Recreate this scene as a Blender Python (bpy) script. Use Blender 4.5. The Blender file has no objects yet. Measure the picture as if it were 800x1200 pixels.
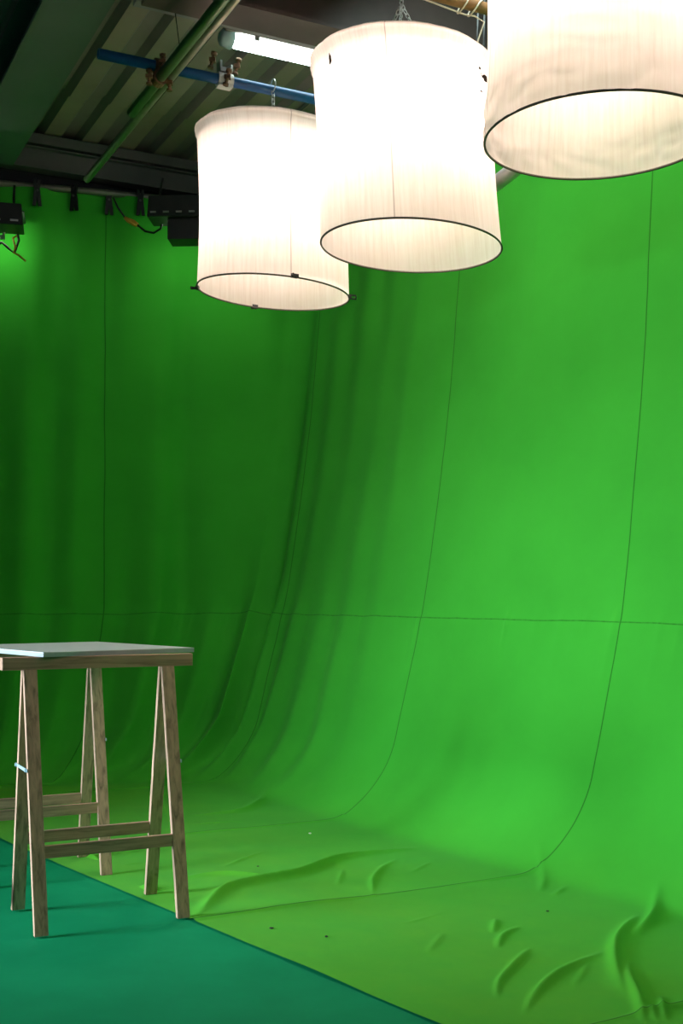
import bpy, bmesh, math, random
import numpy as np
from mathutils import Vector, Matrix, noise as mnoise
random.seed(7); rng = np.random.default_rng(7)
sc = bpy.context.scene
COL = sc.collection

# ------------------------------------------------------------------ camera
FPX, HC, VH = 1380.0, 1.156, 700.0          # focal length in pixels, eye height, horizon row (800x1200 frame)
cd = bpy.data.cameras.new('camera'); cam = bpy.data.objects.new('camera', cd); COL.objects.link(cam)
cam.location = (0, 0, HC); cam.rotation_euler = (math.pi/2, 0, 0)
cd.sensor_fit = 'VERTICAL'; cd.sensor_height = 36; cd.sensor_width = 24
cd.lens = FPX/1200*36; cd.shift_y = (VH-600)/1200; cd.clip_start = .05
sc.camera = cam
sc.view_settings.view_transform = 'Standard'; sc.view_settings.look = 'None'
sc.view_settings.gamma = 1; sc.view_settings.use_curve_mapping = False
sc.view_settings.exposure = -0.12
sc.cycles.max_bounces = 10; sc.cycles.diffuse_bounces = 6; sc.cycles.transmission_bounces = 8
sc.cycles.sample_clamp_indirect = 6; sc.cycles.use_denoising = True
sc.cycles.caustics_reflective = False

A = Vector((-.452, .892, 0)); B = Vector((.892, .452, 0))     # the two level axes of the building
ANG = math.atan2(B.y, B.x)
def ab(a, b, h): p = A*a + B*b; return Vector((p.x, p.y, h))
def on_floor(px, v):
    y = FPX*HC/(v-VH); return ((px-400)/FPX*y, y)
def at(px, v, y): return Vector(((px-400)/FPX*y, y, HC-(v-VH)/FPX*y))

# ------------------------------------------------------------------ materials
def mat(name, col, rough=.6, metal=0, spec=.5):
    m = bpy.data.materials.new(name); m.use_nodes = True
    b = m.node_tree.nodes['Principled BSDF']
    b.inputs['Base Color'].default_value = (*col, 1); b.inputs['Roughness'].default_value = rough
    b.inputs['Metallic'].default_value = metal; b.inputs['Specular IOR Level'].default_value = spec
    return m
class NT:
    def __init__(s, m): s.t = m.node_tree; s.n = s.t.nodes; s.l = s.t.links; s.b = s.n.get('Principled BSDF')
    def add(s, typ, **kw):
        n = s.n.new(typ)
        for k, v in kw.items(): setattr(n, k, v)
        return n
    def put(s, sock, v):
        if isinstance(v, bpy.types.NodeSocket): s.l.new(v, sock)
        else: sock.default_value = v
    def math(s, op, a, b=0., c=None, clamp=False):
        n = s.add('ShaderNodeMath', operation=op, use_clamp=clamp); s.put(n.inputs[0], a); s.put(n.inputs[1], b)
        if c is not None: s.put(n.inputs[2], c)
        return n.outputs[0]
    def coord(s, which='Object', scale=(1, 1, 1)):
        c = s.add('ShaderNodeTexCoord'); mp = s.add('ShaderNodeMapping'); s.l.new(c.outputs[which], mp.inputs[0])
        mp.inputs['Scale'].default_value = scale; return mp.outputs[0]
    def noise(s, vec, scale, detail=3, rough=.5, dist=0):
        n = s.add('ShaderNodeTexNoise'); s.l.new(vec, n.inputs['Vector'])
        n.inputs['Scale'].default_value = scale; n.inputs['Detail'].default_value = detail
        n.inputs['Roughness'].default_value = rough; n.inputs['Distortion'].default_value = dist
        return n.outputs['Fac']
    def ramp(s, fac, stops):
        r = s.add('ShaderNodeValToRGB'); s.l.new(fac, r.inputs[0]); e = r.color_ramp.elements
        while len(e) < len(stops): e.new(.5)
        for q, (p, c) in zip(e, stops): q.position = p; q.color = (*c, 1) if len(c) == 3 else c
        return r.outputs[0]
    def mix(s, fac, a, b, blend='MIX'):
        n = s.add('ShaderNodeMix', data_type='RGBA', blend_type=blend)
        s.put(n.inputs[0], fac)
        for k, v in ((6, a), (7, b)):
            if isinstance(v, bpy.types.NodeSocket): s.l.new(v, n.inputs[k])
            else: n.inputs[k].default_value = (*v, 1)
        return n.outputs[2]
    def bump(s, h, strength=.2, dist=.01, to=None):
        n = s.add('ShaderNodeBump'); s.l.new(h, n.inputs['Height'])
        n.inputs['Strength'].default_value = strength; n.inputs['Distance'].default_value = dist
        s.l.new(n.outputs[0], (to or s.b).inputs['Normal']); return n
def speckled(name, c1, c2, scale=6, rough=.6, metal=0, spec=.4, stretch=(1, 1, 1), bump=.0):
    m = mat(name, c1, rough, metal, spec); t = NT(m)
    f = t.noise(t.coord('Object', stretch), scale, 5, .6)
    t.l.new(t.ramp(f, [(.3, c1), (.7, c2)]), t.b.inputs['Base Color'])
    if bump: t.bump(f, bump, .004)
    return m

def wood_mat(name, axis, tone):
    m = mat(name, (.4, .27, .16), .6, 0, .3); t = NT(m)
    st = [(38, 38, 38)]; sv = [38, 38, 38]; sv[axis] = 2.2
    f = t.noise(t.coord('Object', sv), 1.6, 5, .62, .7)
    sv2 = [160, 160, 160]; sv2[axis] = 5
    g = t.noise(t.coord('Object', sv2), 1, 2)
    base = t.ramp(f, [(.3, tuple(x*.42 for x in tone)), (.48, tone), (.68, tuple(min(1, x*1.3) for x in tone))])
    base = t.mix(t.math('MULTIPLY', g, .35), base, tuple(x*.45 for x in tone))
    kv = [9, 9, 9]; kv[axis] = 3.4
    v = t.add('ShaderNodeTexVoronoi'); t.l.new(t.coord('Object', kv), v.inputs['Vector']); v.inputs['Scale'].default_value = 1
    v.inputs['Randomness'].default_value = 1
    knot = t.ramp(v.outputs['Distance'], [(.17, (1, 1, 1)), (.27, (0, 0, 0))])
    sm = t.noise(t.coord('Object', (3, 3, 3)), 2, 1)
    base = t.mix(knot, base, (.045, .022, .012))
    t.l.new(base, t.b.inputs['Base Color']); t.bump(f, .15, .002); return m
TONE = (.62, .385, .27)
W_LEG = wood_mat('pine_upright', 2, TONE); W_BAR = wood_mat('pine_lengthwise', 0, (.56, .335, .23))

# green cloth: UV u = run along the wall (m), v = length along the drop (m), V0 = cross seam
V_SEAM = 0.0; CLOTH = mat('green_chroma_cloth', (.05, .5, .05), .85, 0, .06)
def cloth_nodes():
    t = NT(CLOTH); uv = t.add('ShaderNodeUVMap'); uv.uv_map = 'run'
    sp = t.add('ShaderNodeSeparateXYZ'); t.l.new(uv.outputs[0], sp.inputs[0]); u, v = sp.outputs[0], sp.outputs[1]
    wob = t.noise(uv.outputs[0], 2.5, 2); w = t.math('MULTIPLY', t.math('SUBTRACT', wob, .5), .014)
    uu = t.math('ADD', u, w)
    # every 1.45 m a sewn joint
    k = t.math('ABSOLUTE', t.math('SUBTRACT', t.math('FRACT', t.math('ADD', t.math('DIVIDE', uu, 1.45), 100.5)), .5))
    dv = t.math('MULTIPLY', k, 1.45)
    # joints between the widths fade nowhere; cross joint at v=0
    dh = t.math('ABSOLUTE', t.math('ADD', v, t.math('MULTIPLY', t.math('SUBTRACT', t.noise(uv.outputs[0], 1.3, 3), .5), .03)))
    lv = t.math('SUBTRACT', 1, t.math('DIVIDE', dv, .005), clamp=True)
    lh = t.math('SUBTRACT', 1, t.math('DIVIDE', dh, .0048), clamp=True)
    stitch = t.noise(uv.outputs[0], 30, 2)
    lh = t.math('MULTIPLY', lh, t.math('MULTIPLY_ADD', stitch, 1.6, -.1, clamp=True))
    line = t.math('MAXIMUM', lv, lh)
    blotch = t.noise(uv.outputs[0], 1.7, 5, .6)
    base = t.ramp(blotch, [(.3, (.036, .345, .027)), (.7, (.044, .40, .032))])
    # trodden soiling, lightened to put lamp light into the floor piece's colour
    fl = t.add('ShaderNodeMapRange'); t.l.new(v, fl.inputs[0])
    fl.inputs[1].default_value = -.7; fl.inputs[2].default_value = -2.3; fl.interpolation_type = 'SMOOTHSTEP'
    dirt_and_glow = t.math('MULTIPLY', fl.outputs[0], t.math('MULTIPLY_ADD', t.noise(uv.outputs[0], 3.1, 6, .65), .55, .05))
    base = t.mix(dirt_and_glow, base, (.16, .46, .02))
    base = t.mix(t.math('MULTIPLY', line, .8), base, (.004, .05, .006))
    t.l.new(base, t.b.inputs['Base Color'])
    weave = t.noise(uv.outputs[0], 420, 2)
    sc_ = t.noise(t.coord('UV', (1, 1, 1)), 16, 4, .6)
    hsum = t.math('ADD', t.math('MULTIPLY', weave, .12), t.math('ADD', t.math('MULTIPLY', sc_, .5), t.math('MULTIPLY', line, -1.0)))
    t.bump(hsum, .22, .006)
    t.b.inputs['Sheen Weight'].default_value = .03
cloth_nodes()

FLOOR = speckled('blue_green_floor_paint', (.002, .23, .092), (.004, .28, .115), 3.2, .7, 0, .10, bump=.05)
SHEET = mat('roof_sheet_steel', (.3, .3, .24), .5, 0, .4)
def sheet_nodes():
    t = NT(SHEET); f = t.noise(t.coord('Object', (1, 1, 1)), 2.2, 5, .6)
    t.l.new(t.ramp(f, [(.3, (.27, .215, .18)), (.7, (.34, .275, .225))]), t.b.inputs['Base Color'])
sheet_nodes()
SHEETD = speckled('roof_sheet_shaded', (.2, .165, .165), (.25, .21, .21), 2, .5)  # darker copy of the sheet steel: shade of rib sides and recesses as colour
BEAMG = speckled('grey_green_steel_paint', (.09, .125, .12), (.12, .155, .145), 1.5, .5)
BEAMB = speckled('brown_primer_steel', (.055, .042, .04), (.08, .062, .058), 4, .55)
BEAMD = speckled('dark_grey_steel', (.075, .072, .075), (.10, .096, .1), 3, .55)
PURL = speckled('zinc_grey_steel', (.2, .2, .21), (.27, .27, .28), 3, .45)
BLACKW = speckled('flat_black', (.010, .010, .014), (.016, .016, .022), 3, .9)
NAVY = speckled('dark_navy', (.008, .010, .03), (.012, .014, .04), 3, .8)
BLUEP = speckled('blue_pipe_paint', (.003, .062, .19), (.006, .085, .25), 9, .4, 0, .5, (1, 1, 1), .05)
GREENP = speckled('green_bounce_steel', (.05, .12, .045), (.09, .17, .07), 10, .35, .35)  # bare steel; green bounce off the cloth is put into its colour
STEELP = speckled('galvanised_tube', (.26, .25, .20), (.36, .34, .27), 12, .4, .6)
RAILM = speckled('dull_rail_steel', (.12, .115, .10), (.22, .21, .18), 4, .4, .5)
RUSTP = speckled('rusty_tube', (.20, .085, .03), (.34, .17, .07), 14, .6, .3)
SILVER = speckled('silver_tube', (.45, .45, .47), (.6, .6, .62), 8, .4, .7)
CLAMPM = speckled('bronze_brown_coupler', (.10, .05, .03), (.3, .17, .10), 25, .45, .6)
STEELC = speckled('bright_steel', (.4, .4, .4), (.6, .6, .6), 25, .35, .8)
WHITEP = speckled('white_tag_paint', (.7, .68, .64), (.8, .78, .74), 10, .5)
BLACKP = speckled('black_plastic', (.008, .008, .009), (.014, .014, .016), 20, .45)
YELLOW = speckled('amber_plug_plastic', (.5, .23, .02), (.6, .3, .04), 20, .5)
CREAM = speckled('cream_cable', (.62, .5, .36), (.7, .58, .44), 20, .5)
HOUSING = speckled('brown_grey_batten_body', (.22, .18, .155), (.27, .225, .2), 10, .5)
RIMM = speckled('dark_olive_rim_tape', (.05, .042, .028), (.08, .07, .05), 30, .6)
BOARD = speckled('white_laminate', (.62, .655, .66), (.68, .71, .715), 3, .35, 0, .5)
EDGE = speckled('pale_board_edge', (.36, .42, .45), (.42, .48, .5), 8, .5)
STAYM = speckled('pale_blue_steel', (.42, .6, .68), (.52, .7, .78), 10, .4, .2)
REFL = speckled('white_enamel', (.5, .48, .45), (.58, .56, .52), 6, .5)

def emit(name, col, k):
    m = bpy.data.materials.new(name); m.use_nodes = True; t = NT(m); t.n.clear()
    e = t.add('ShaderNodeEmission'); o = t.add('ShaderNodeOutputMaterial')
    e.inputs[0].default_value = (*col, 1); e.inputs[1].default_value = k; t.l.new(e.outputs[0], o.inputs[0]); return m
BULB = emit('hot_bulb', (1, .785, .72), 74.0)
TUBE = emit('cool_tube', (.80, 1, .95), 9.0)
FLOODL = emit('flood_lens', (.85, 1, .75), 14.0)
DIFF = emit('lit_diffuser', (.80, 1, .95), 13.0)

def shade_mat(name, seam_u, marks, creases=0):
    """thin cream silk: part of the light passes, part bounces. UV u = angle in turns, v = height 0..1"""
    m = bpy.data.materials.new(name); m.use_nodes = True; t = NT(m); t.n.clear()
    uv = t.add('ShaderNodeUVMap'); uv.uv_map = 'run'
    sp = t.add('ShaderNodeSeparateXYZ'); t.l.new(uv.outputs[0], sp.inputs[0]); u, v = sp.outputs[0], sp.outputs[1]
    mp = t.add('ShaderNodeMapping'); t.l.new(uv.outputs[0], mp.inputs[0]); mp.inputs['Scale'].default_value = (150, 2.2, 1)
    thread = t.noise(mp.outputs[0], 1, 4, .65)
    mp2 = t.add('ShaderNodeMapping'); t.l.new(uv.outputs[0], mp2.inputs[0]); mp2.inputs['Scale'].default_value = (9, 2.5, 1)
    bl = t.noise(mp2.outputs[0], 1, 4, .6)
    c = t.ramp(thread, [(.3, (.78, .70, .62)), (.5, (.86, .79, .72)), (.7, (.89, .835, .775))])
    c = t.mix(t.math('MULTIPLY', t.math('GREATER_THAN', bl, .62), 0.0), c, (.8, .66, .5))
    c = t.mix(t.ramp(bl, [(.45, (0, 0, 0)), (.75, (.45, .45, .45))]), c, (.80, .66, .57))
    du = t.math('ABSOLUTE', t.math('SUBTRACT', u, seam_u))
    ln = t.math('SUBTRACT', 1, t.math('DIVIDE', du, .0016), clamp=True)
    hem = t.math('LESS_THAN', t.math('ABSOLUTE', t.math('SUBTRACT', v, .985)), .012)
    c = t.mix(t.math('MULTIPLY', ln, .75), c, (.25, .19, .14))
    c = t.mix(t.math('MULTIPLY', hem, .35), c, (.45, .4, .36))
    for (u0, v0, ru, rv) in marks:                       # torn, dark spots
        a = t.math('POWER', t.math('DIVIDE', t.math('ADD', t.math('SUBTRACT', u, u0), t.math('MULTIPLY', t.math('SUBTRACT', t.noise(mp2.outputs[0], 9, 3), .5), ru*4)), ru), 2)
        b = t.math('POWER', t.math('DIVIDE', t.math('SUBTRACT', v, v0), rv), 2)
        k = t.math('LESS_THAN', t.math('ADD', a, b), 1)
        c = t.mix(k, c, (.012, .009, .007))
    d = t.add('ShaderNodeBsdfDiffuse'); tr = t.add('ShaderNodeBsdfTranslucent'); mx = t.add('ShaderNodeMixShader'); o = t.add('ShaderNodeOutputMaterial')
    t.l.new(c, d.inputs[0]); t.l.new(c, tr.inputs[0]); mx.inputs[0].default_value = .55
    h = t.math('ADD', t.math('MULTIPLY', thread, .4), t.math('MULTIPLY', bl, .6))
    bp = t.add('ShaderNodeBump'); t.l.new(h, bp.inputs['Height']); bp.inputs['Strength'].default_value = .25; bp.inputs['Distance'].default_value = .006
    t.l.new(bp.outputs[0], d.inputs['Normal']); t.l.new(bp.outputs[0], tr.inputs['Normal'])
    t.l.new(d.outputs[0], mx.inputs[1]); t.l.new(tr.outputs[0], mx.inputs[2]); t.l.new(mx.outputs[0], o.inputs[0])
    return m

# ------------------------------------------------------------------ mesh helpers
def bx(bm, c, size, M=None):
    r = bmesh.ops.create_cube(bm, size=1, matrix=Matrix.Translation(c) @ Matrix.Diagonal((*size, 1)))
    if M is not None: bmesh.ops.transform(bm, matrix=M, verts=r['verts'])
    return r['verts']
def prism8(bm, bot, top):
    vs = [bm.verts.new(p) for p in bot] + [bm.verts.new(p) for p in top]
    bm.faces.new(vs[3::-1]); bm.faces.new(vs[4:])
    for i in range(4): j = (i+1) % 4; bm.faces.new((vs[i], vs[j], vs[4+j], vs[4+i]))
    return vs
def tube(bm, pts, r, n=10, cap=True, closed=False):
    pts = [Vector(p) for p in pts]; N = len(pts); rings = []; up = None
    for i, p in enumerate(pts):
        a = pts[(i-1) % N] if (closed or i > 0) else p; b = pts[(i+1) % N] if (closed or i < N-1) else p
        d = (b-a).normalized()
        if up is None:
            up = Vector((0, 0, 1)) if abs(d.z) < .9 else Vector((1, 0, 0))
        x = d.cross(up)
        if x.length < 1e-5: x = d.orthogonal()
        x.normalize(); y = x.cross(d).normalized(); up = y
        rr = r[i] if isinstance(r, (list, tuple)) else r
        rings.append([bm.verts.new(p + (x*math.cos(k*2*math.pi/n) + y*math.sin(k*2*math.pi/n))*rr) for k in range(n)])
    for i in range(N if closed else N-1):
        a, b = rings[i], rings[(i+1) % N]
        for k in range(n):
            f = bm.faces.new((a[k], a[(k+1) % n], b[(k+1) % n], b[k])); f.smooth = True
    if cap and not closed: bm.faces.new(rings[0][::-1]); bm.faces.new(rings[-1])
def hollow_pipe(bm, p, q, r, wall=.004, n=18):
    """an open-ended tube with a wall you can look into"""
    p, q = Vector(p), Vector(q); d = (q-p).normalized(); x = d.orthogonal().normalized(); y = d.cross(x)
    def ring(c, rr): return [bm.verts.new(c + (x*math.cos(k*2*math.pi/n)+y*math.sin(k*2*math.pi/n))*rr) for k in range(n)]
    o1, o2, i2, i1 = ring(p, r), ring(q, r), ring(q, r-wall), ring(p, r-wall)
    for a, b in ((o1, o2), (o2, i2), (i2, i1), (i1, o1)):
        for k in range(n):
            f = bm.faces.new((a[k], a[(k+1) % n], b[(k+1) % n], b[k])); f.smooth = (a is o1 or a is i2)
def obj(name, bm, m, parent=None, loc=None, rot=None, bevel=0, smooth=False):
    if bevel:
        bmesh.ops.bevel(bm, geom=[e for e in bm.edges], offset=bevel, segments=1, affect='EDGES', clamp_overlap=True)
    bmesh.ops.recalc_face_normals(bm, faces=bm.faces[:])
    me = bpy.data.meshes.new(name); bm.to_mesh(me); bm.free()
    for k in (m if isinstance(m, (list, tuple)) else [m]): me.materials.append(k)
    if smooth: me.polygons.foreach_set('use_smooth', [True]*len(me.polygons))
    o = bpy.data.objects.new(name, me); COL.objects.link(o)
    if parent: o.parent = parent
    if loc is not None: o.location = loc
    if rot is not None: o.rotation_euler = rot
    return o
def tag(o, label=None, cat=None, group=None, kind=None):
    for k, v in (('label', label), ('category', cat), ('group', group), ('kind', kind)):
        if v: o[k] = v
    return o
def thing(name, label, cat, loc=(0, 0, 0), rz=0, group=None):
    o = bpy.data.objects.new(name, None); COL.objects.link(o); o.empty_display_size = .1
    o.location = loc; o.rotation_euler = (0, 0, rz); return tag(o, label, cat, group)
def copy_tree(o, parent=None):
    c = o.copy(); COL.objects.link(c); c.parent = parent
    for ch in list(o.children): copy_tree(ch, c)
    return c
nb = bmesh.new
def frameM(origin=(0, 0, 0)): return Matrix.Translation(origin) @ Matrix.Rotation(ANG, 4, 'Z')   # local x = B, y = A
def abox(bm, a0, a1, b0, b1, h0, h1):
    bx(bm, ((b0+b1)/2, (a0+a1)/2, (h0+h1)/2), (b1-b0, a1-a0, h1-h0), frameM())

# ------------------------------------------------------------------ setting
bm = nb(); bx(bm, (-.5, 3.2, -.05), (13, 14.5, .1)); tag(obj('floor', bm, FLOOR), kind='structure')
bm = nb(); abox(bm, 8.25, 8.35, -3, 8, 0, 4.6); tag(obj('wall_back', bm, BLACKW), kind='structure')

# profiled roof sheets, ribs along A; a lapped joint near the back wall
def roof():
    bm = nb(); pitch, deep, H = .245, .045, 4.15; M = frameM()
    prof = [(0, 0), (.105, 0), (.135, deep), (.215, deep), (.245, 0)]
    segs = [(2.6, 7.02, 0.0), (6.96, 8.25, .012)]
    for a0, a1, dz in segs:
        b = 1.0
        while b < 6.2:
            for (x0, z0), (x1, z1) in zip(prof, prof[1:]):
                vs = [bm.verts.new(M @ Vector((b+x, a, H+z+dz))) for x, z, a in ((x0, z0, a0), (x1, z1, a0), (x1, z1, a1), (x0, z0, a1))]
                f = bm.faces.new(vs); f.material_index = 0 if z0 == z1 == 0 else 1
            b += pitch
    o = obj('ceiling', bm, [SHEET, SHEETD]); s = o.modifiers.new('thickness', 'SOLIDIFY'); s.thickness = .0015; s.offset = 1
    return tag(o, kind='structure')
roof()
bm = nb(); abox(bm, 2.4, 8.2, -3.5, 1.22, 4.25, 4.30); tag(obj('ceiling_dark_panel', bm, NAVY), kind='structure')  # dark panel closing the roof left of the wide beam
# wide grey-green beam along A (I-section)
bm = nb()
abox(bm, 2.4, 7.62, 1.222, 1.520, 3.90, 3.918); abox(bm, 2.4, 7.62, 1.365, 1.378, 3.918, 4.13); abox(bm, 2.4, 7.62, 1.222, 1.520, 4.13, 4.146)
tag(obj('steel_beam', bm, BEAMG), kind='structure')
# dark brown beam across, along B
bm = nb()
abox(bm, 4.80, 5.00, 1.55, 3.42, 3.75, 3.768); abox(bm, 4.892, 4.908, 1.55, 3.42, 3.768, 4.13); abox(bm, 4.80, 5.00, 1.55, 3.42, 4.13, 4.148)
tag(obj('crosswise_beam', bm, BEAMB), kind='structure')
# thin zinc purlin just behind the brown beam
bm = nb()
abox(bm, 5.06, 5.12, 1.55, 3.42, 3.80, 3.806); abox(bm, 5.115, 5.121, 1.55, 3.42, 3.806, 4.14)
tag(obj('purlin', bm, PURL), kind='structure')
# back channels over the curtain
bm = nb()
abox(bm, 7.66, 7.76, 1.0, 6.2, 4.085, 4.148)
tag(obj('eaves_beam', bm, BEAMD), kind='structure')
bm = nb()
abox(bm, 7.70, 7.715, 1.0, 6.2, 3.93, 4.07); abox(bm, 7.66, 7.76, 1.0, 6.2, 4.058, 4.066); abox(bm, 7.66, 7.76, 1.0, 6.2, 3.925, 3.934)
tag(obj('eaves_channel', bm, BEAMD), kind='structure')
bm = nb(); abox(bm, 7.80, 7.83, 1.0, 6.2, 3.80, 4.15); tag(obj('eaves_dark_gap', bm, BLACKW), kind='structure')  # black sheet standing in for the dark gap behind the eaves beams

# ------------------------------------------------------------------ green cloth
def pchip(xs, ys, x, flat0=False):
    xs, ys = np.asarray(xs, float), np.asarray(ys, float); h = np.diff(xs); d = np.diff(ys)/h; m = np.zeros_like(xs)
    for i in range(1, len(xs)-1):
        if d[i-1]*d[i] > 0:
            w1, w2 = 2*h[i]+h[i-1], h[i]+2*h[i-1]; m[i] = (w1+w2)/(w1/d[i-1]+w2/d[i])
    m[0], m[-1] = (0 if ys[0] == ys.min() and flat0 else d[0]), d[-1]
    k = np.clip(np.searchsorted(xs, x)-1, 0, len(xs)-2); t = (x-xs[k])/h[k]
    return ((1+2*t)*(1-t)**2)*ys[k] + t*(1-t)**2*h[k]*m[k] + t*t*(3-2*t)*ys[k+1] + t*t*(t-1)*h[k]*m[k+1]
DIRX, DIRY = -.552, .834
S_ = [-4.2, -3, -1.45, 0, .8, 1.45, 1.9, 2.4, 2.9, 3.6, 4.2]
E_ = [(-.044+s*DIRX, 6.089+s*DIRY) for s in S_[:6]] + [(-1.13, 7.34), (-1.45, 7.30), (-1.79, 7.27), (-2.4, 7.18), (-3.0, 7.08)]
W_ = [(e[0]+.482, e[1]+.319) for e in E_[:6]] + [(-.60, 7.84), (-1.03, 7.88), (-1.56, 7.74), (-2.25, 7.55), (-2.85, 7.40)]
F_ = [(-1.45-s*.6355, 5.38+s*.8166) for s in S_[:5]] + [(-2.4, 6.5), (-2.72, 6.72), (-3.1, 6.84), (-3.5, 6.88), (-4.1, 6.85), (-4.7, 6.8)]
def path(P, s): return np.stack([pchip(S_, [p[0] for p in P], s), pchip(S_, [p[1] for p in P], s)], -1)
PROF_D = [-.06, 0, .06, .138, .256, .3775, .4265, .487, .537, .578, .640, .717, .759, .80]
PROF_H = [0, .002, .016, .058, .152, .324, .487, .708, .893, 1.08, 1.55, 2.30, 3.07, 3.80]
H_TOP = 3.80
def cloth():
    ns = 1000; s = np.linspace(-4.1, 4.1, ns)
    E, Wl, F = path(E_, s), path(W_, s), path(F_, s)
    # profile samples: dense table by arc length
    q = np.linspace(0, 1, 1500); dd = np.interp(q*(len(PROF_D)-1), range(len(PROF_D)), PROF_D); hh = pchip(PROF_D, PROF_H, dd, True)
    arc = np.concatenate([[0], np.cumsum(np.hypot(np.diff(dd), np.diff(hh)))])
    n_w, n_f = 150, 230
    # finer near the floor
    tt = np.linspace(0, 1, n_w)**1.35*arc[-1]
    d = np.interp(tt, arc, dd); h = np.interp(tt, arc, hh)
    # smooth the profile a little
    for _ in range(3): d[1:-1] = (d[:-2]+2*d[1:-1]+d[2:])/4; h[1:-1] = (h[:-2]+2*h[1:-1]+h[2:])/4
    arc_seam = np.interp(1.04, h, tt)
    lean = .13*np.clip((h-1.0)/2.8, 0, 1)*1.0
    P = np.zeros((n_w+n_f, ns, 3)); UV = np.zeros((n_w+n_f, ns, 2))
    vec = (Wl-E)/.578
    wl = np.clip((1.9-s)/1.2, 0, 1)
    lk = np.where(s < -.7, .15, .15+.85*np.clip((s+.7)/.8, 0, 1))*np.clip((2.6-s)/.8, 0.1, 1)
    kd = np.clip((2.5-s)/.9, .12, 1); kd = kd*kd*(3-2*kd)
    for j in range(n_w):
        r = n_w-1-j                                   # row 0 = top
        de = np.where(d[j] > .578, .578+(d[j]-.578)*kd, d[j])+lean[j]*lk
        P[r, :, 0] = E[:, 0]+vec[:, 0]*de; P[r, :, 1] = E[:, 1]+vec[:, 1]*de; P[r, :, 2] = h[j]
        UV[r, :, 0] = s; UV[r, :, 1] = tt[j]-arc_seam
    for j in range(n_f):
        t = (j+1)/n_f
        P[n_w+j, :, :2] = (E-.06*vec)*(1-t)+F*t; L = np.linalg.norm(F-E, axis=1)
        UV[n_w+j, :, 0] = s; UV[n_w+j, :, 1] = -arc_seam-t*L
    # normals of the smooth surface (towards the room)
    ds = np.gradient(P, axis=1); dt = np.gradient(P, axis=0)
    Nn = np.cross(dt, ds); Nn /= np.linalg.norm(Nn, axis=2, keepdims=True)+1e-12
    sgn = np.where((Nn[:, :, 2:3] < -1e-6) & (np.arange(n_w+n_f)[:, None, None] >= n_w), -1, 1); Nn = Nn*sgn
    if Nn[n_w//2, ns//2, 1] > 0: Nn[:n_w] = -Nn[:n_w]
    rowt = np.concatenate([tt[::-1]-arc_seam, np.full(n_f, -9.)])        # drop coordinate relative to the cross joint
    # hanging folds: (s at the joint, height of ridge, width, upper share, drift towards +s)
    disp = np.zeros((n_w+n_f, ns))
    folds = [(.42, .010, .10, .3), (.70, .022, .08, .15), (.97, .050, .085, .06), (1.26, .078, .085, .07), (1.55, .085, .082, .10), (1.87, .085, .09, .16),
             (2.22, .075, .09, .22), (2.58, .060, .10, .40), (2.86, .035, .06, .45), (3.1, .04, .08, .6), (3.38, .035, .08, .5), (3.7, .04, .09, .6)]
    for s0, amp, w, up in folds:
        for r in range(n_w):
            v = rowt[r]                                                      # >0 above the joint, about -1.2 at the floor
            if v >= 0: e = up*(.55+.45*max(0, 1-v/1.2)) + (.42-up*.42)*max(0, 1-v/.30)**2; sh = -.03*v
            else:
                x = -v/1.17; e = .42+.58*up + (.58-.58*up)*min(1, x/.62) if x < .8 else max(0, (1.05-x)/.25); sh = .05*x*x
            disp[r] += amp*e*np.exp(-np.abs((s-s0-sh)/w)**1.8)
    # broad slow waves, stronger towards the corner
    for k in range(7):
        lam, ph, a = rng.uniform(.25, .8), rng.uniform(0, 6.3), rng.uniform(.005, .010)
        wgt = np.clip((s+.4)/1.8, .12, 1)
        sl = rng.uniform(-.06, .06)
        for r in range(n_w): disp[r] += a*wgt*np.sin((s+sl*rowt[r])*2*math.pi/lam+ph)*np.clip((rowt[r]+1.1)/.3, 0, 1)
    disp[:n_w] += .005*(1/(1+np.exp(np.clip(rowt[:n_w]/.006, -40, 40))))[:, None]*np.clip((rowt[:n_w]+1.1)/.9, 0, 1)[:, None]   # lower piece laps over the upper one
    # puckers hanging from the cross joint
    for k in range(60):
        s0, a, w, ln = rng.uniform(-3.5, 3.3), rng.uniform(.0015, .005), rng.uniform(.012, .03), rng.uniform(.08, .45)
        for r in range(n_w):
            v = rowt[r]
            if -1.1 < v < .02: disp[r] += a*np.exp(-((s-s0+.05*v)/w)**2)*max(0, 1+v/ln)
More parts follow.
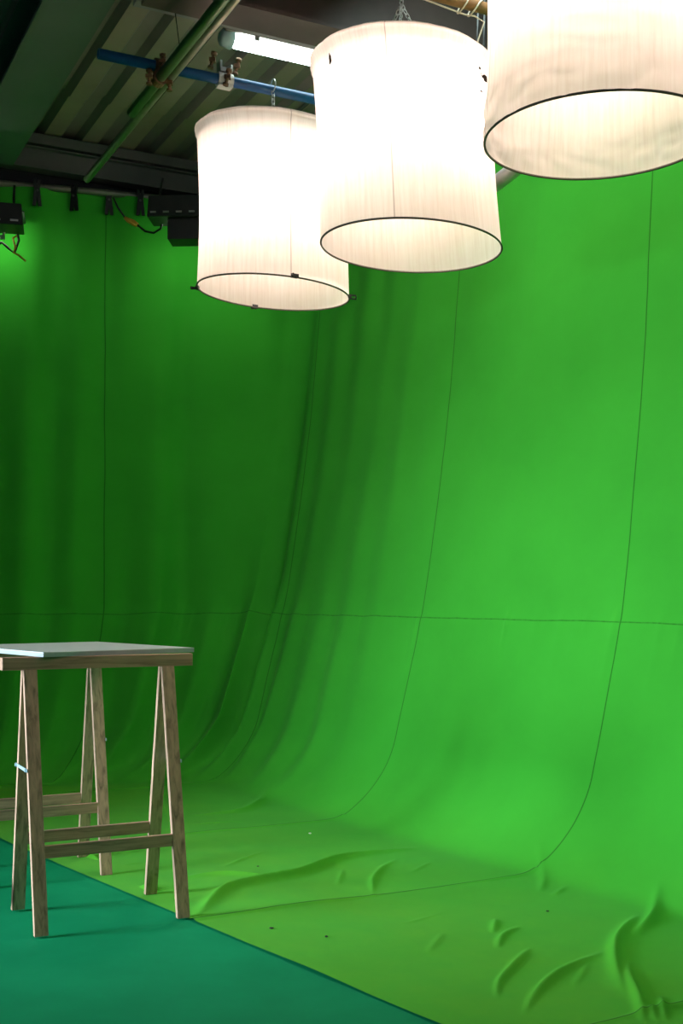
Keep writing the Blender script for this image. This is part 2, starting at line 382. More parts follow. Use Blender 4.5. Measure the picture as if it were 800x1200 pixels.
    # creases of the piece on the floor, laid out on the ground plan
    cre = [([(228, 1078), (262, 1046), (300, 1037), (345, 1028), (400, 1008), (492, 995)], .034, .042),
           ([(205, 1032), (260, 1027), (335, 1031)], .016, .04), ([(437, 1054), (436, 1036), (446, 1021), (464, 1009)], .013, .022),
           ([(220, 957), (285, 951), (318, 930)], .022, .05), ([(215, 968), (300, 962)], .008, .03), ([(262, 1018), (285, 1008), (310, 999)], .007, .02),
           ([(582, 1182), (583, 1157), (600, 1135), (624, 1110)], .018, .026), ([(610, 1198), (628, 1166), (655, 1142), (710, 1117)], .018, .028),
           ([(731, 1168), (722, 1140), (721, 1112), (733, 1090), (748, 1074)], .028, .032), ([(740, 1102), (762, 1080), (772, 1056)], .026, .034),
           ([(754, 1205), (749, 1175), (738, 1150), (736, 1128)], .022, .024), ([(779, 1200), (774, 1170)], .016, .02), ([(768, 1200), (762, 1180)], .012, .02),
           ([(582, 1115), (588, 1100), (608, 1087)], .012, .02), ([(577, 1096), (581, 1078)], .010, .02), ([(632, 1048), (637, 1030), (630, 1012)], .010, .022),
           ([(470, 1085), (500, 1077), (545, 1062)], .006, .018), ([(470, 1078), (520, 1066)], .005, .016),
           ([(500, 1120), (520, 1095)], .004, .02), ([(646, 1052), (665, 1040)], .006, .018), ([(395, 1040), (402, 1020)], .006, .016), ([(480, 1025), (505, 1012)], .005, .018),
           ([(100, 1003), (116, 1009)], .016, .022), ([(166, 1039), (184, 1048)], .020, .022), ([(120, 990), (160, 1000)], .008, .03), ([(140, 1015), (170, 1012)], .008, .022), ([(40, 985), (60, 975)], .008, .03),
           ([(670, 1160), (690, 1130)], .006, .02), ([(540, 1150), (560, 1175)], .005, .025)]
    X, Y = P[n_w-40:, :, 0], P[n_w-40:, :, 1]; add = np.zeros_like(X)
    for pl, amp, w in cre:
        pts = np.array([on_floor(*p) for p in pl]); segl = np.hypot(*np.diff(pts, axis=0).T); cum = np.concatenate([[0], np.cumsum(segl)])
        best = np.full_like(X, 1e9); par = np.zeros_like(X)
        m = (X > pts[:, 0].min()-.2) & (X < pts[:, 0].max()+.2) & (Y > pts[:, 1].min()-.2) & (Y < pts[:, 1].max()+.2)
        # densify for roundness
        cc = np.linspace(0, cum[-1], 240); px = pchip(cum, pts[:, 0], cc) if len(pts) > 2 else np.interp(cc, cum, pts[:, 0]); py = pchip(cum, pts[:, 1], cc) if len(pts) > 2 else np.interp(cc, cum, pts[:, 1])
        xm, ym = X[m], Y[m]; bb = np.full(xm.shape, 1e9); bp = np.zeros(xm.shape)
        for i in range(240):
            dq = np.hypot(xm-px[i], ym-py[i]); k = dq < bb; bb[k] = dq[k]; bp[k] = i/239
        add[m] += amp*np.exp(-np.abs(bb/(w*.55))**1.5)*np.sin(np.clip(bp, .01, .99)*math.pi)**.9
    disp[n_w-40:] += add
    # low unevenness of the lying cloth
    ease = np.clip(np.arange(n_f)/60, 0, 1)[:, None]
    for k in range(10):
        kx, ky, ph = rng.uniform(-9, 9), rng.uniform(-9, 9), rng.uniform(0, 6.3)
        disp[n_w:] += ease*.0012*np.sin(P[n_w:, :, 0]*kx+P[n_w:, :, 1]*ky+ph)
    near = np.abs(((s/1.45+100.5) % 1)-.5)*1.45
    disp[n_w-12:] += .007*np.exp(-(near/.014)**2)[None, :]                # the sewn joint stands up a little where the cloth lies
    P += Nn*disp[:, :, None]
    P[n_w-1:, :, 2] = np.maximum(P[n_w-1:, :, 2], 0)+.006
    P[:n_w-1, :, 2] += .006
    nr = n_w+n_f
    me = bpy.data.meshes.new('green_screen'); idx = np.arange(nr*ns).reshape(nr, ns)
    q4 = np.stack([idx[:-1, :-1], idx[1:, :-1], idx[1:, 1:], idx[:-1, 1:]], -1).reshape(-1, 4)
    me.vertices.add(nr*ns); me.vertices.foreach_set('co', P.reshape(-1))
    me.loops.add(q4.size); me.loops.foreach_set('vertex_index', q4.reshape(-1).astype(np.int32))
    me.polygons.add(len(q4)); me.polygons.foreach_set('loop_start', np.arange(0, q4.size, 4, dtype=np.int32))
    me.update(calc_edges=True); me.validate()
    me.polygons.foreach_set('use_smooth', np.ones(len(q4), bool))
    l = me.uv_layers.new(name='run'); l.data.foreach_set('uv', UV.reshape(-1, 2)[q4.reshape(-1)].reshape(-1).astype(np.float32))
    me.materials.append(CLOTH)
    o = bpy.data.objects.new('green_screen', me); COL.objects.link(o)
    tag(o, 'huge seamed green chroma cloth hung along the walls and swept out over the floor', 'green screen')
    return P[0].copy(), s
TOP, TS = cloth()
def top_at(s): return Vector([float(np.interp(s, TS, TOP[:, k])) for k in range(3)])
def top_by_px(px):
    best = min(np.linspace(1.2, 4.0, 600), key=lambda s: abs(400+FPX*top_at(s).x/top_at(s).y-px)); return best, top_at(best)

# rail that carries the cloth
bm = nb(); pts = [ (p := top_at(s)) + Vector((0, 0, .012)) for s in np.linspace(-4.1, 4.1, 90)]
sm = [sum((pts[max(0, min(len(pts)-1, i+k))] for k in range(-4, 5)), Vector())/9 for i in range(len(pts))]
tube(bm, sm, .022, 12)
tag(obj('curtain_rail', bm, RAILM), 'dull steel pipe along the top of the green cloth', 'pipe')

# ------------------------------------------------------------------ pipes under the roof
bm = nb(); hollow_pipe(bm, ab(5.344, 1.452, 3.66), ab(5.344, 3.1, 3.66), .0245)
tag(obj('scaffold_pipe', bm, BLUEP), 'blue painted scaffold pipe carrying the farthest lantern', 'pipe')
bm = nb(); hollow_pipe(bm, ab(3.2, 1.745, 3.603), ab(5.79, 1.745, 3.603), .0245)
tag(obj('scaffold_pipe', bm, GREENP), 'green scaffold pipe running under the blue pipe, open end halfway', 'pipe')
bm = nb(); hollow_pipe(bm, ab(3.2, 1.80, 3.62), ab(6.87, 1.80, 3.62), .021)
tag(obj('scaffold_pipe', bm, STEELP), 'long grey-green steel pipe lying close beside the green one', 'pipe')
L2 = Vector((.289, 4.90, 2.613)); L2T = Vector((.250, 4.90, 3.37))
pb = L2T.dot(B); pa = L2T.dot(A)
bm = nb(); hollow_pipe(bm, ab(pa, pb-.9, 3.70), ab(pa, pb+1.05, 3.70), .0245)
tag(obj('scaffold_pipe', bm, RUSTP), 'rusty orange-brown pipe above the middle lantern with cable looped over it', 'pipe')
L3 = Vector((.848, 3.875, 2.665)); p3b = L3.dot(B); p3a = L3.dot(A)
bm = nb(); hollow_pipe(bm, ab(p3a, p3b-.5, 3.72), ab(p3a, p3b+1.0, 3.72), .0245)
# (out of the frame above the nearest lantern: it only carries it)
tag(obj('scaffold_pipe', bm, STEELP), 'steel pipe that carries the nearest, largest-looking lantern', 'pipe')
bm = nb(); hollow_pipe(bm, at(560, 231, 5.62), at(690, 131, 4.95), .036)
tag(obj('brace_tube', bm, SILVER), 'thick silver tube showing between the middle and the right lantern', 'tube')
# thin dark conduit on the roof beyond the batten, and pale strip far left
bm = nb(); tube(bm, [ab(5.55, 3.02, 4.13), ab(7.6, 3.02, 4.13)], .012, 8); bx(bm, ab(6.0, 3.02, 4.13), (.05, .05, .03))
tag(obj('conduit', bm, BEAMD), 'thin dark conduit along the roof sheets behind the blue pipe', 'conduit')
bm = nb(); tube(bm, [ab(4.2, .62, 4.1), ab(6.4, .62, 4.1)], .014, 8)
tag(obj('conduit', bm, STEELP), 'thin pale conduit in the dark corner left of the wide beam', 'conduit')
# wire that drops from the roof to the green pipe
bm = nb(); tube(bm, [ab(5.05, 1.745, 3.62), ab(5.12, 1.70, 4.16)], .0025, 6)
tag(obj('hanger_wire', bm, BLACKP), 'thin dark wire from the roof down to the green pipe', 'wire')

# ------------------------------------------------------------------ scaffold couplers
def ringband(bm, c, axis, r0, r1, w, n=16, M=None):
    """a flat band round a pipe"""
    axis = Vector(axis).normalized(); x = axis.orthogonal().normalized(); y = axis.cross(x); c = Vector(c); R = []
    for rr, s in ((r0, -1), (r1, -1), (r1, 1), (r0, 1)):
        R.append([bm.verts.new(c+axis*s*w/2+(x*math.cos(k*2*math.pi/n)+y*math.sin(k*2*math.pi/n))*rr) for k in range(n)])
    for i in range(4):
        a, b = R[i], R[(i+1) % 4]
        for k in range(n): bm.faces.new((a[k], a[(k+1) % n], b[(k+1) % n], b[k]))
def bolt(bm, p, d, ln=.07, r=.007):
    p = Vector(p); d = Vector(d).normalized(); tube(bm, [p-d*ln*.5, p+d*ln*.5], r, 8)
    tube(bm, [p+d*ln*.28, p+d*ln*.46], r*2.0, 6); tube(bm, [p-d*ln*.5, p-d*ln*.36], r*1.9, 6)
c0 = ab(5.344, 1.745, 3.632)
g = thing('scaffold_coupler', 'bronze-brown coupler clamping the green pipe under the blue pipe', 'clamp', c0)
bm = nb(); ringband(bm, (0, 0, .028), B, .0255, .035, .05); ringband(bm, (0, 0, -.029), A, .0255, .035, .05)
bx(bm, (0, 0, 0), (.045, .045, .016), Matrix.Rotation(ANG, 4, 'Z')); obj('body', bm, CLAMPM, g)
for k, (p, d) in enumerate((((A*-.052+Vector((0, 0, .03))), (0, 0, 1)), ((A*.05+Vector((0, 0, .04))), (0, 0, 1)), ((B*-.05+Vector((0, 0, -.03))), (0, 0, 1)), ((B*.05+Vector((0, 0, -.04))), (0, 0, 1)))):
    bm = nb(); bolt(bm, p, d, .075, .008); bx(bm, Vector(p), (.03, .03, .016)); obj('bolt', bm, CLAMPM, g)
pv = None
bb = 1.745
def b_of_px(a, px, h):      # where the line a=const meets an image column
    k = (px-400)/FPX; # x - k*y = 0
    return -(A.x*a-k*A.y*a)/(B.x-k*B.y)
b2 = b_of_px(5.344, 263, 3.66)
g = thing('scaffold_coupler', 'empty steel coupler with a white band on the blue pipe', 'clamp', ab(5.344, b2, 3.66))
bm = nb(); ringband(bm, (0, 0, 0), B, .0255, .034, .075); bx(bm, (0, 0, -.031), (.072, .05, .01), Matrix.Rotation(ANG, 4, 'Z')); obj('band', bm, WHITEP, g)
bm = nb(); bx(bm, (0, 0, .042), (.06, .055, .02), Matrix.Rotation(ANG, 4, 'Z')); bx(bm, (-.026, 0, .065), (.010, .05, .04), Matrix.Rotation(ANG, 4, 'Z')); bx(bm, (.026, 0, .06), (.010, .05, .03), Matrix.Rotation(ANG+.3, 4, 'Z')); obj('body', bm, STEELC, g)
for p in (B*-.062+Vector((0, 0, .085)), B*.065+Vector((0, 0, .08)), A*-.04+Vector((0, 0, .0))):
    bm = nb(); bolt(bm, p, (0.25, 0, 1), .085, .008); bx(bm, p, (.03, .03, .018)); obj('bolt', bm, CLAMPM, g)

# ------------------------------------------------------------------ fluorescent batten
bl0, blen = 2.05, 1.25
g = thing('fluorescent_batten', 'lit white fluorescent tube light under the roof beside the dark beam', 'light fitting', ab(5.33, bl0+blen/2, 3.855), ANG)
bm = nb(); bx(bm, (0, -.01, .028), (blen, .105, .03)); bx(bm, (0, -.012, .046), (blen-.1, .075, .012)); obj('housing', bm, HOUSING, g, bevel=.004)
def half_tube(L, r, n=10, squash=.85):
    bm = nb(); secs = []
    xs = [(-L/2, .35), (-L/2+.006, .75), (-L/2+.03, 1), (L/2-.03, 1), (L/2-.006, .75), (L/2, .35)]
    for x, k in xs: secs.append([bm.verts.new((x, math.cos(math.pi*i/n)*r*k, -math.sin(math.pi*i/n)*r*squash*k+.012)) for i in range(n+1)])
    for a, b in zip(secs, secs[1:]):
        for i in range(n): bm.faces.new((a[i], a[i+1], b[i+1], b[i])).smooth = True
    bm.faces.new(secs[0][::-1]); bm.faces.new(secs[-1]); return bm
obj('diffuser', half_tube(blen-.06, .056), DIFF, g, loc=(.015, -.008, 0))
ENDCAP = speckled('frosted_end_cap', (.35, .5, .5), (.45, .62, .6), 20, .3)
bm = nb(); 
secs = []
for x, k in ((-blen/2-.012, .45), (-blen/2, .85), (-blen/2+.05, 1.06)): secs.append([bm.verts.new((x, math.cos(2*math.pi*i/14)*.052*k-.008, math.sin(2*math.pi*i/14)*.044*k)) for i in range(14)])
for a, b in zip(secs, secs[1:]):
    for i in range(14): bm.faces.new((a[i], a[(i+1) % 14], b[(i+1) % 14], b[i])).smooth = True
bm.faces.new(secs[0][::-1]); bm.faces.new(secs[-1]); obj('end_cap', bm, ENDCAP, g)
for x in (-blen/2+.16, -blen/2+.50, .25, blen/2-.14):
    bm = nb(); bx(bm, (x, -.066, .018), (.024, .008, .05)); bx(bm, (x, -.06, .048), (.018, .02, .012)); obj('clip', bm, HOUSING, g)
for x in (-.45, .45):
    bm = nb(); tube(bm, [(x, 0, .05), (x, 0, .30)], .005, 8); bx(bm, (x, 0, .292), (.04, .04, .008)); obj('hanger', bm, STEELC, g)

# ------------------------------------------------------------------ silk lanterns
RAD = .375
def chain_links(bm, p, q, ln=.03, wd=.018, r=.0026):
    p, q = Vector(p), Vector(q); d = q-p; n = max(2, round(d.length/(ln*.78))); d.normalize(); x = d.orthogonal().normalized(); y = d.cross(x); step = (q-p).length/n
    for i in range(n):
        c = p+d*step*(i+.5); s = x if i % 2 else y; half = step*.5+r*1.2
        pts = []
        for k in range(10):
            a = 2*math.pi*k/10; pts.append(c+s*math.cos(a)*wd/2+d*(math.sin(a)*half*.55+(half*.45 if math.sin(a) > 0.1 else -half*.45 if math.sin(a) < -.1 else 0)))
        tube(bm, pts, r, 5, closed=True)
def lantern(name, label, base, topc, H, drop, sm_, seed, crumple=0, clips=0, low=.06, lean=0, skew=0, bridle=.6):
    """base: centre of the open ring, topc: centre of the top hoop (it may hang askew)"""
    r_ = random.Random(seed)
    root = thing(name, label, 'lantern', base, 0, None)
    axis = (Vector(topc)-Vector(base)); axis.normalize()
    root.rotation_mode = 'QUATERNION'; root.rotation_quaternion = Vector((0, 0, 1)).rotation_difference(axis)
    n, m = (260, 80) if crumple else (160, 44); bm = nb(); uvl = bm.loops.layers.uv.new('run'); rows = []
    ph = [r_.uniform(0, 6.3) for _ in range(8)]
    for j in range(m+1):
        v = j/m; row = []
        for i in range(n):
            a = 2*math.pi*i/n; rr = RAD
            rr += .0022*math.sin(5*a+ph[0])*math.sin(v*3.1)+.0016*math.sin(13*a+ph[1]+v*2)+.0009*math.sin(37*a+ph[2])
            rr -= .010*math.sin(v*math.pi)**1.0                    # waist of stretched silk
            if v > .93: rr += .010*math.sin((v-.93)/.07*math.pi)   # cuff over the hoop
            z = v*H
            if v > .985: rr -= .012*(v-.985)/.015
            if crumple:                                            # slack, crumpled bands
                w = math.exp(-((v-.07)/.08)**2)
                w *= .35+.9*max(0, math.cos(a-2.75))**2+.9*max(0, math.cos(a-.25))**4
                p = Vector((rr*math.cos(a), rr*math.sin(a), z)); p1 = Vector((p.x*5+p.z*4, p.y*5, p.z*9+seed)); p2 = Vector((p.x*11, p.y*11-p.z*6, p.z*16+3*seed))
                rr += crumple*w*(.030*(.35-abs(mnoise.noise(p1)))+.016*(.35-abs(mnoise.noise(p2))))
                w2 = math.exp(-((v-.33)/.13)**2)*max(0, math.cos(a+1.5))**2
                rr += crumple*w2*.010*(.3-abs(mnoise.noise(Vector((p.x*6, p.y*6, p.z*22+a)))))
            row.append(bm.verts.new((rr*math.cos(a), rr*math.sin(a), z)))
        rows.append(row)
    for j in range(m):
        for i in range(n):
            f = bm.faces.new((rows[j][i], rows[j][(i+1) % n], rows[j+1][(i+1) % n], rows[j+1][i])); f.smooth = True
            for lp, (ui, vj) in zip(f.loops, ((i, j), (i+1, j), (i+1, j+1), (i, j+1))): lp[uvl].uv = (ui/n, vj/m)
    obj('shade', bm, sm_, root)
    for nm, z, rr, mm in (('bottom_rim', 0, .0042, RIMM), ('top_hoop', H-.012, .006, STEELC)):
        bm = nb(); tube(bm, [((RAD-(0 if z == 0 else .012))*math.cos(k*2*math.pi/96), (RAD-(0 if z == 0 else .012))*math.sin(k*2*math.pi/96), z) for k in range(96)], rr, 6, closed=True); obj(nm, bm, mm, root)
    # lamp house: unseen plate added to dim hoop and roof, four bulbs under it, hung on three spokes from the hoop
    bm = nb()
    zt = H-low
    secs = [[bm.verts.new((rr*math.cos(k*2*math.pi/48), rr*math.sin(k*2*math.pi/48), z)) for k in range(48)] for rr, z in ((.29, zt-.012), (.29, zt), (.06, zt+.03))]
    for a, b in zip(secs, secs[1:]):
        for k in range(48): bm.faces.new((a[k], a[(k+1) % 48], b[(k+1) % 48], b[k]))
    bm.faces.new(secs[0][::-1]); bm.faces.new(secs[-1]); obj('shading_plate', bm, REFL, root)
    for k in range(4):
        a = k*math.pi/2+.6; c = Vector((.17*math.cos(a), .17*math.sin(a), zt-.012))
        bm = nb(); tube(bm, [c, c-Vector((0, 0, .14)), c-Vector((0, 0, .15))], [.012, .012, .02], 12); s_ = obj('socket', bm, BLACKP, root)
        bm = nb(); prof = [(0, .016), (.012, .018), (.022, .032), (.038, .046), (.060, .054), (.082, .051), (.102, .038), (.114, .02), (.118, .004)]
        rs = [[bm.verts.new((c.x+r*math.cos(q*2*math.pi/12), c.y+r*math.sin(q*2*math.pi/12), c.z-.145-z)) for q in range(12)] for z, r in prof]
        for a_, b_ in zip(rs, rs[1:]):
            for q in range(12): bm.faces.new((a_[q], a_[(q+1) % 12], b_[(q+1) % 12], b_[q])).smooth = True
        bm.faces.new(rs[-1]); bm.faces.new(rs[0][::-1]); obj('bulb', bm, BULB, root)
    bm = nb()
    for k in range(3):
        a = k*2*math.pi/3+.4; tube(bm, [(.05*math.cos(a), .05*math.sin(a), H-.02), ((RAD-.012)*math.cos(a), (RAD-.012)*math.sin(a), H-.012)], .005, 6)
        tube(bm, [(.05*math.cos(a), .05*math.sin(a), H-.02), (.05*math.cos(a), .05*math.sin(a), zt+.02)], .005, 6)
    tube(bm, [(.05*math.cos(k*2*math.pi/24), .05*math.sin(k*2*math.pi/24), H-.02) for k in range(24)], .005, 6, closed=True)
    obj('spider', bm, STEELC, root)
    # chain: three bridle legs to a ring, then straight up to the pipe
    Mi = root.rotation_quaternion.to_matrix().inverted()
    up = Mi @ Vector((0, 0, 1)); ctr = Vector((0, 0, H))
    bm = nb(); ap = ctr+up*drop*bridle
    for k in range(3):
        a = k*2*math.pi/3+.4; chain_links(bm, Vector((.17*math.cos(a), .17*math.sin(a), H-.016)), ap, .026, .016, .0022)
    obj('bridle', bm, STEELC, root)
    bm = nb(); chain_links(bm, ap, ctr+up*drop); e = ctr+up*(drop+.026); bq = Mi @ B; 
    tube(bm, [e+(up*math.cos(k*2*math.pi/16)+(Mi @ A)*math.sin(k*2*math.pi/16))*.030 for k in range(16)], .003, 5, closed=True)
    obj('chain', bm, STEELC, root)
    parts0 = [o for o in root.children if o.name.split('.')[0] not in ('chain', 'bridle')]
    if clips:
        for a in clips:
            bm = nb(); M = Matrix.Rotation(a, 4, 'Z')
            bx(bm, (RAD+.004, 0, .004), (.016, .030, .018), M); bx(bm, (RAD+.022, -.012, .008), (.026, .006, .006), M); bx(bm, (RAD+.022, .012, -.004), (.026, .006, .006), M); bx(bm, (RAD+.034, 0, .002), (.005, .028, .012), M)
            parts0.append(obj('clip', bm, BLACKP, root))
    S = Matrix(((1, 0, lean, 0), (0, 1, 0, 0), (-skew, 0, 1, 0), (0, 0, 0, 1)))   # it hangs a little out of true
    for o in parts0: o.data.transform(S)
    for o in root.children:
        if o not in parts0: o.data.transform(Matrix.Translation((lean*H, 0, 0)))
    return root
U = lambda deg: (deg % 360)/360
S1 = shade_mat('silk_far_lantern', U(-74), [])
S2 = shade_mat('silk_middle_lantern', U(-103), [(U(216), .875, .0032, .030), (U(-30), .83, .016, .018), (U(-38), .86, .004, .008), (U(-36), .745, .003, .006)])
S3 = shade_mat('silk_near_lantern', U(186), [])
lantern('silk_lantern', 'farthest of three cream silk drum lanterns, black clips on its rim, under the blue pipe', (-.337, 5.82, 2.660), (-.337, 5.80, 3.42), .775, .215, S1, 1, low=.12, skew=.073, clips=[math.radians(x) for x in (176, -72, 108, -4)])
lantern('silk_lantern', 'middle cream silk drum lantern, torn near its top, hanging from a rusty pipe', L2, L2+Vector((0, 0, .757)), .765, .305, S2, 2, lean=-.0515, skew=.05, bridle=.8)
lantern('silk_lantern', 'nearest silk drum lantern, top right, wrinkled inside its open rim', L3, L3+Vector((0, 0, .77)), .80, .23, S3, 3, crumple=1)

# cream cable over the rusty pipe, down to the middle lantern
p = ab(pa, pb+.31, 3.70)
bm = nb(); 
for off in (0, .055):
    c = p+B*off; tube(bm, [c+A*math.cos(k*2*math.pi/18)*.034+Vector((0, 0, math.sin(k*2*math.pi/18)*(.05 if math.sin(k*2*math.pi/18) < 0 else .03)))+B*.03*math.sin(k*math.pi/9) for k in range(18)], .0035, 6, closed=True)
tube(bm, [p-B*.5+Vector((0, 0, -.028)), p-B*.2+Vector((0, 0, -.031)), p+Vector((0, 0, -.05)), p+B*.05+Vector((0, 0, -.045)), p+B*.10+Vector((0, 0, -.06)), p+B*.07+Vector((0, 0, -.14)), p+B*.03+Vector((0, -.0, -.3))], .0035, 6)
tag(obj('power_cable', bm, CREAM), 'cream cable looped over the rusty pipe above the middle lantern', 'cable')
bm = nb(); tube(bm, [p+B*.15+A*.1+Vector((0, 0, .4)), p+B*.13+A*.1+Vector((0, 0, -.12)), p+B*.10+A*.1+Vector((0, 0, -.28))], .006, 8)
tube(bm, [p+B*.18+A*.1+Vector((0, 0, .4)), p+B*.165+A*.1+Vector((0, 0, -.12)), p+B*.13+A*.1+Vector((0, 0, -.28))], .006, 8)
tag(obj('power_cable', bm, BLACKP), 'pair of black cables dropping between the middle and right lantern', 'cable')

# ------------------------------------------------------------------ things on the rail, far left
def spring_clamp(px, label, rot, g_):
    s, p = top_by_px(px); d = Vector((0, -1, 0))
    root = thing('spring_clamp', label, 'clamp', p+Vector((0, -.032, .02)), rot, 'black clamps on the curtain rail')
    for sgn in (-1, 1):
        bm = nb()
        prism8(bm, [(sgn*.018-.011, -.006, -.15), (sgn*.018+.011, -.006, -.15), (sgn*.018+.011, .010, -.15), (sgn*.018-.011, .010, -.15)],
               [(sgn*.006-.013, -.008, -.05), (sgn*.006+.013, -.008, -.05), (sgn*.006+.013, .012, -.05), (sgn*.006-.013, .012, -.05)])
        obj('handle', bm, BLACKP, root)
        bm = nb()
        prism8(bm, [(-sgn*.004-.012, -.006, -.06), (-sgn*.004+.012, -.006, -.06), (-sgn*.004+.012, .01, -.06), (-sgn*.004-.012, .01, -.06)],
               [(-sgn*.016-.008, -.006, .02), (-sgn*.016+.008, -.006, .02), (-sgn*.016+.008, .01, .02), (-sgn*.016-.008, .01, .02)])
        obj('jaw', bm, BLACKP, root)
    bm = nb(); tube(bm, [(0, -.016, -.055), (0, .018, -.055)], .008, 12); obj('pivot', bm, BEAMD, root)
    return root
spring_clamp(45, 'black spring clamp nearest the left floodlight on the curtain rail', .4, 1)
spring_clamp(88, 'black spring clamp on the curtain rail where the long grey-green pipe ends', -.2, 1)
spring_clamp(129, 'black spring clamp beside the cable with the amber plug', .2, 1)
spring_clamp(166, 'black spring clamp close to the right floodlight on the curtain rail', .1, 1)

def floodlight(label, c, w, yaw, boxes):
    """wide black cyc flood; local x along the wall, y to the wall"""
    root = thing('floodlight', label, 'floodlight', c, yaw)
    bm = nb(); 
    prism8(bm, [(-w/2, -.10, -.10), (w/2, -.10, -.10), (w/2, .10, -.10), (-w/2, .10, -.10)], [(-w/2+.01, -.10, .03), (w/2-.01, -.10, .03), (w/2-.01, .02, .03), (-w/2+.01, .02, .03)])
    obj('body', bm, BLACKP, root, bevel=.004)
    for k in range(boxes):
        x = -w/2+(k+.5)*w/boxes
        bm = nb(); bx(bm, (x, -.106, -.075), (w/boxes*.45, .006, .010)); obj('bright_strip', bm, STEELC, root)  # bright bits standing in for glimpses of the lit lens
    bm = nb(); bx(bm, (.03, 0, 0), (w-.14, .10, .006), Matrix.Translation((0, .15, -.04 if boxes == 5 else -.10)) @ Matrix.Rotation(.75, 4, 'X')); obj('lens', bm, FLOODL, root)
    if boxes == 7: bm = nb(); bx(bm, (.06, .02, -.165), (w-.12, .16, .13)); obj('lamp_box', bm, BLACKP, root, bevel=.004)
    bm = nb(); bx(bm, (.03, .16, .028), (w-.06, .24, .006)); obj('hood', bm, BLACKP, root)
    for sx in (-1, 1):
        bm = nb(); x = sx*(w/2-.06); tube(bm, [(x, 0, .02), (x, .02, .10), (x, .1, .20)], .008, 8); obj('hanging_bracket', bm, BLACKP, root)
    return root
fl2 = floodlight('black floodlight with bright specks in front, half hidden by the farthest lantern', at(228, 240, 7.35), .56, -.05, 7)
fl1 = floodlight('black floodlight at the left edge of the picture with dangling cable', at(-24, 247, 7.15), .52, .22, 5)
# cable with an amber plug between clamp and flood
def sag(pts): return pts
Z1 = 7.45
bm = nb(); tube(bm, [at(133, 232, Z1), at(138, 243, Z1), at(147, 256, Z1)], .006, 8); tube(bm, [at(160, 263, Z1), at(170, 271, Z1), at(180, 273, Z1), at(188, 268, Z1), at(191, 258, Z1-.05)], .007, 8)
cab = obj('extension_lead', bm, BLACKP); tag(cab, 'black lead with an amber plug drooping beside the right floodlight', 'cable')
bm = nb(); tube(bm, [at(146, 255, Z1), at(150, 258, Z1), at(156, 261, Z1), at(161, 264, Z1)], [.010, .015, .019, .014], 10); obj('plug', bm, YELLOW, cab)
Z2 = 7.3
bm = nb(); tube(bm, [at(19, 240, Z2), at(19, 262, Z2), at(22, 282, Z2), at(17, 297, Z2), at(9, 290, Z2), at(2, 284, Z2), at(-8, 290, Z2)], .008, 8)
cab = obj('extension_lead', bm, BLACKP); tag(cab, 'black lead with tan tape hanging under the left floodlight', 'cable')
bm = nb(); tube(bm, [at(20, 276, Z2-.02), at(15, 279, Z2-.02), at(18, 289, Z2-.02), at(16, 296, Z2-.02), at(22, 299, Z2-.02), at(30, 306, Z2-.02)], .006, 8); obj('tape_wrap', bm, YELLOW, cab)
bm = nb(); tube(bm, [at(-3, 262, Z2-.05), at(4, 260, Z2-.05), at(7, 264, Z2-.05), at(5, 273, Z2-.05), at(2, 279, Z2-.05)], .007, 8); bx(bm, at(5, 260, Z2-.05), (.022, .02, .03)); bx(bm, at(3, 278, Z2-.05), (.024, .02, .024))
tag(obj('safety_hook', bm, STEELC), 'bright steel hook hanging at the left floodlight', 'hook')

# ------------------------------------------------------------------ trestles and table top
TH = .945
def trestle(label, c):
    root = thing('trestle', label, 'trestle', (c[0], c[1], 0), ANG, 'pine trestles under the white board')
    bm = nb(); bx(bm, (0, 0, 0), (.70, .042, .045)); obj('top_beam', bm, W_BAR, root, loc=(0, 0, .9225), bevel=.0015)
    for sx in (-1, 1):
        for sy in (-1, 1):
            bm = nb(); x0, x1 = sx*.253-.0235, sx*.253+.0235
            yb, yt = sy*.190, sy*.0125; th = .0105; zb = .0065
            prism8(bm, [(x0, yb-th, zb), (x1, yb-th, zb), (x1, yb+th, zb), (x0, yb+th, zb)], [(x0, yt-th, .90), (x1, yt-th, .90), (x1, yt+th, .90), (x0, yt+th, .90)])
            obj('leg', bm, W_LEG, root, bevel=.001)
    for sy in (-1, 1):
        bm = nb(); bx(bm, (0, 0, 0), (.459, .018, .043)); obj('crossbar', bm, W_BAR, root, loc=(0, sy*(.190-.1775*.278/.9), .278), bevel=.001)
    for sx, xo in ((-1, -.0265), (1, .0265)):
        h = .555; y = .190-.1775*h/.9
        bm = nb(); bx(bm, (sx*.253+xo, 0, h), (.003, 2*y+.03, .011)); bx(bm, (sx*.253+xo-.003, -y, h), (.006, .010, .010)); bx(bm, (sx*.253+xo-.003, y, h), (.006, .010, .010))
        obj('stay', bm, STAYM, root)
    return root
t1 = trestle('nearer pine trestle under the front edge of the white board', (-.880, 4.283))
t2 = copy_tree(t1); t2.location = (-1.286, 4.936, 0); t2['label'] = 'farther pine trestle under the back edge of the white board'
for ch in t2.children:
    pass
bd = Vector((.777, .63, 0)).normalized(); bD = Vector((-.63, .777, 0)).normalized()
Lb, Db, nl = .62, .80, Vector((-1.05, 4.15, 0))
cen = nl+bd*Lb/2+bD*Db/2
root = thing('table_top', 'white board lying loose across two pine trestles', 'table top', (cen.x, cen.y, TH), math.atan2(bd.y, bd.x))
bm = nb(); bx(bm, (0, 0, .0155), (Lb, Db, .003)); obj('laminate', bm, BOARD, root)
bm = nb(); bx(bm, (0, 0, .007), (Lb, Db, .014)); obj('core_board', bm, EDGE, root)

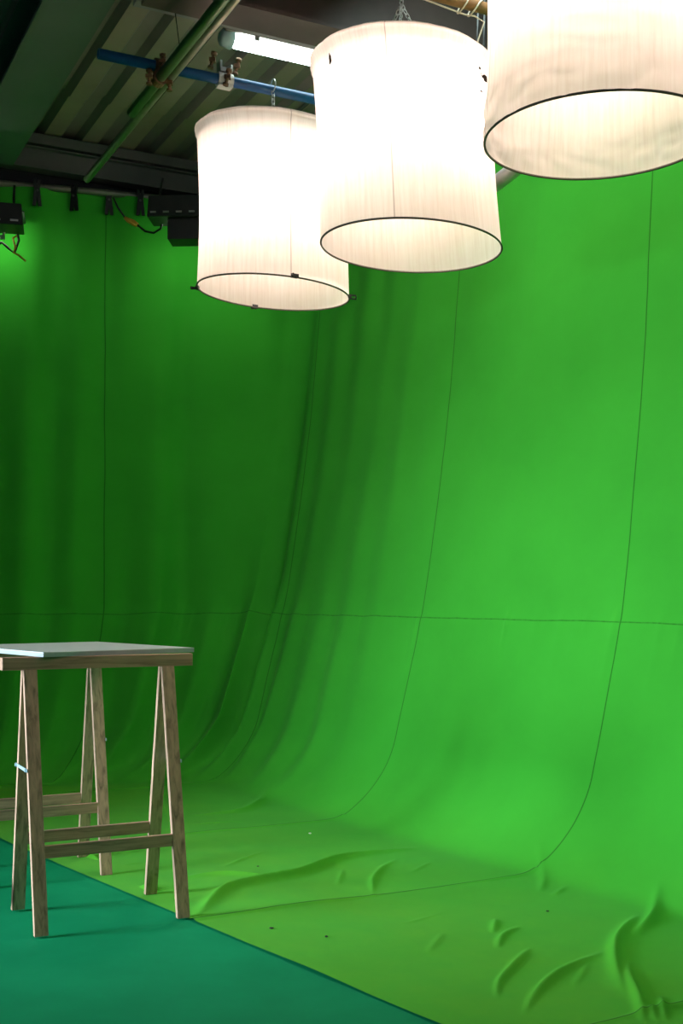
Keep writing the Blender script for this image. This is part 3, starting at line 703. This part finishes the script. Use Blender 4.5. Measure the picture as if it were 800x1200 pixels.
# ------------------------------------------------------------------ specks on the cloth
def speck(px, v, label, m, name, r, seed):
    x, y = on_floor(px, v); bm = nb(); bmesh.ops.create_icosphere(bm, subdivisions=1, radius=r); q = random.Random(seed)
    for w in bm.verts: w.co = Vector((w.co.x*q.uniform(.6, 1.6), w.co.y*q.uniform(.6, 1.6), w.co.z*q.uniform(.25, .6)))
    tag(obj(name, bm, m, loc=(x, y, .011)), label, 'scrap')
speck(363, 979, 'small white scrap of paper on the green cloth near the curve', WHITEP, 'paper_scrap', .009, 1)
speck(318, 1091, 'black crumb on the cloth just beyond the edge of the floor cloth', BLACKP, 'dark_crumb', .008, 2)
speck(382, 1101, 'dark crumb on the cloth below the middle of the front seam', BLACKP, 'dark_crumb', .006, 3)
speck(302, 1018, 'tiny dark crumb on the cloth behind the long crease', BLACKP, 'dark_crumb', .005, 4)
speck(641, 1071, 'tiny dark crumb on the cloth right of the front seam', BLACKP, 'dark_crumb', .005, 5)

# ------------------------------------------------------------------ light from the unseen room, plus added fill lights
def area(name, loc, target, sx, sy, power, col):
    l = bpy.data.lights.new(name, 'AREA'); l.shape = 'RECTANGLE'; l.size = sx; l.size_y = sy; l.energy = power; l.color = col
    o = bpy.data.objects.new(name, l); COL.objects.link(o); o.location = loc
    o.rotation_euler = (Vector(target)-Vector(loc)).to_track_quat('-Z', 'Y').to_euler(); return o
area('cool_left_fill', (-4.6, 3.0, 1.25), (-1.0, 4.3, .5), 1.1, 2.0, 55, (.74, .90, 1)).data.spread = 1.0  # unseen fill added for the legs' left edges, not a known doorway
area('unseen_ceiling_light', (-.4, -1.0, 3.9), (-.4, 3.0, .2), 1.5, .25, 14, (.95, .95, 1))
area('unseen_ceiling_light', (.78, 4.85, 3.98), (1.45, 5.6, 2.4), 1.2, .15, 16, (.78, 1, .95))  # unseen light added to brighten the cloth behind the nearest lantern
def lantern_light(loc, power):      # the row of silk lanterns goes on towards the camera, outside the frame
    l = bpy.data.lights.new('lantern_light', 'POINT'); l.energy = power; l.shadow_soft_size = .36; l.color = (1, .88, .76)
    o = bpy.data.objects.new('lantern_light', l); COL.objects.link(o); o.location = loc
lantern_light((1.43, 2.85, 2.55), 5)
lantern_light((2.02, 1.82, 2.55), 5)
def downlight(p, power):            # unseen disc added at a lantern's mouth, topping up its bulbs' downward light
    l = bpy.data.lights.new('mouth_fill_light', 'AREA'); l.shape = 'DISK'; l.size = .66; l.energy = power; l.color = (1, .90, .80); l.spread = 3.1
    o = bpy.data.objects.new('mouth_fill_light', l); COL.objects.link(o); o.location = (p[0], p[1], p[2]+.012)
downlight((-.337, 5.82, 2.66), 5); downlight(L2, 2.8); downlight(L3, 2)
w = bpy.data.worlds.new('studio'); sc.world = w; w.use_nodes = True
w.node_tree.nodes['Background'].inputs[0].default_value = (.75, .9, 1, 1); w.node_tree.nodes['Background'].inputs[1].default_value = .05
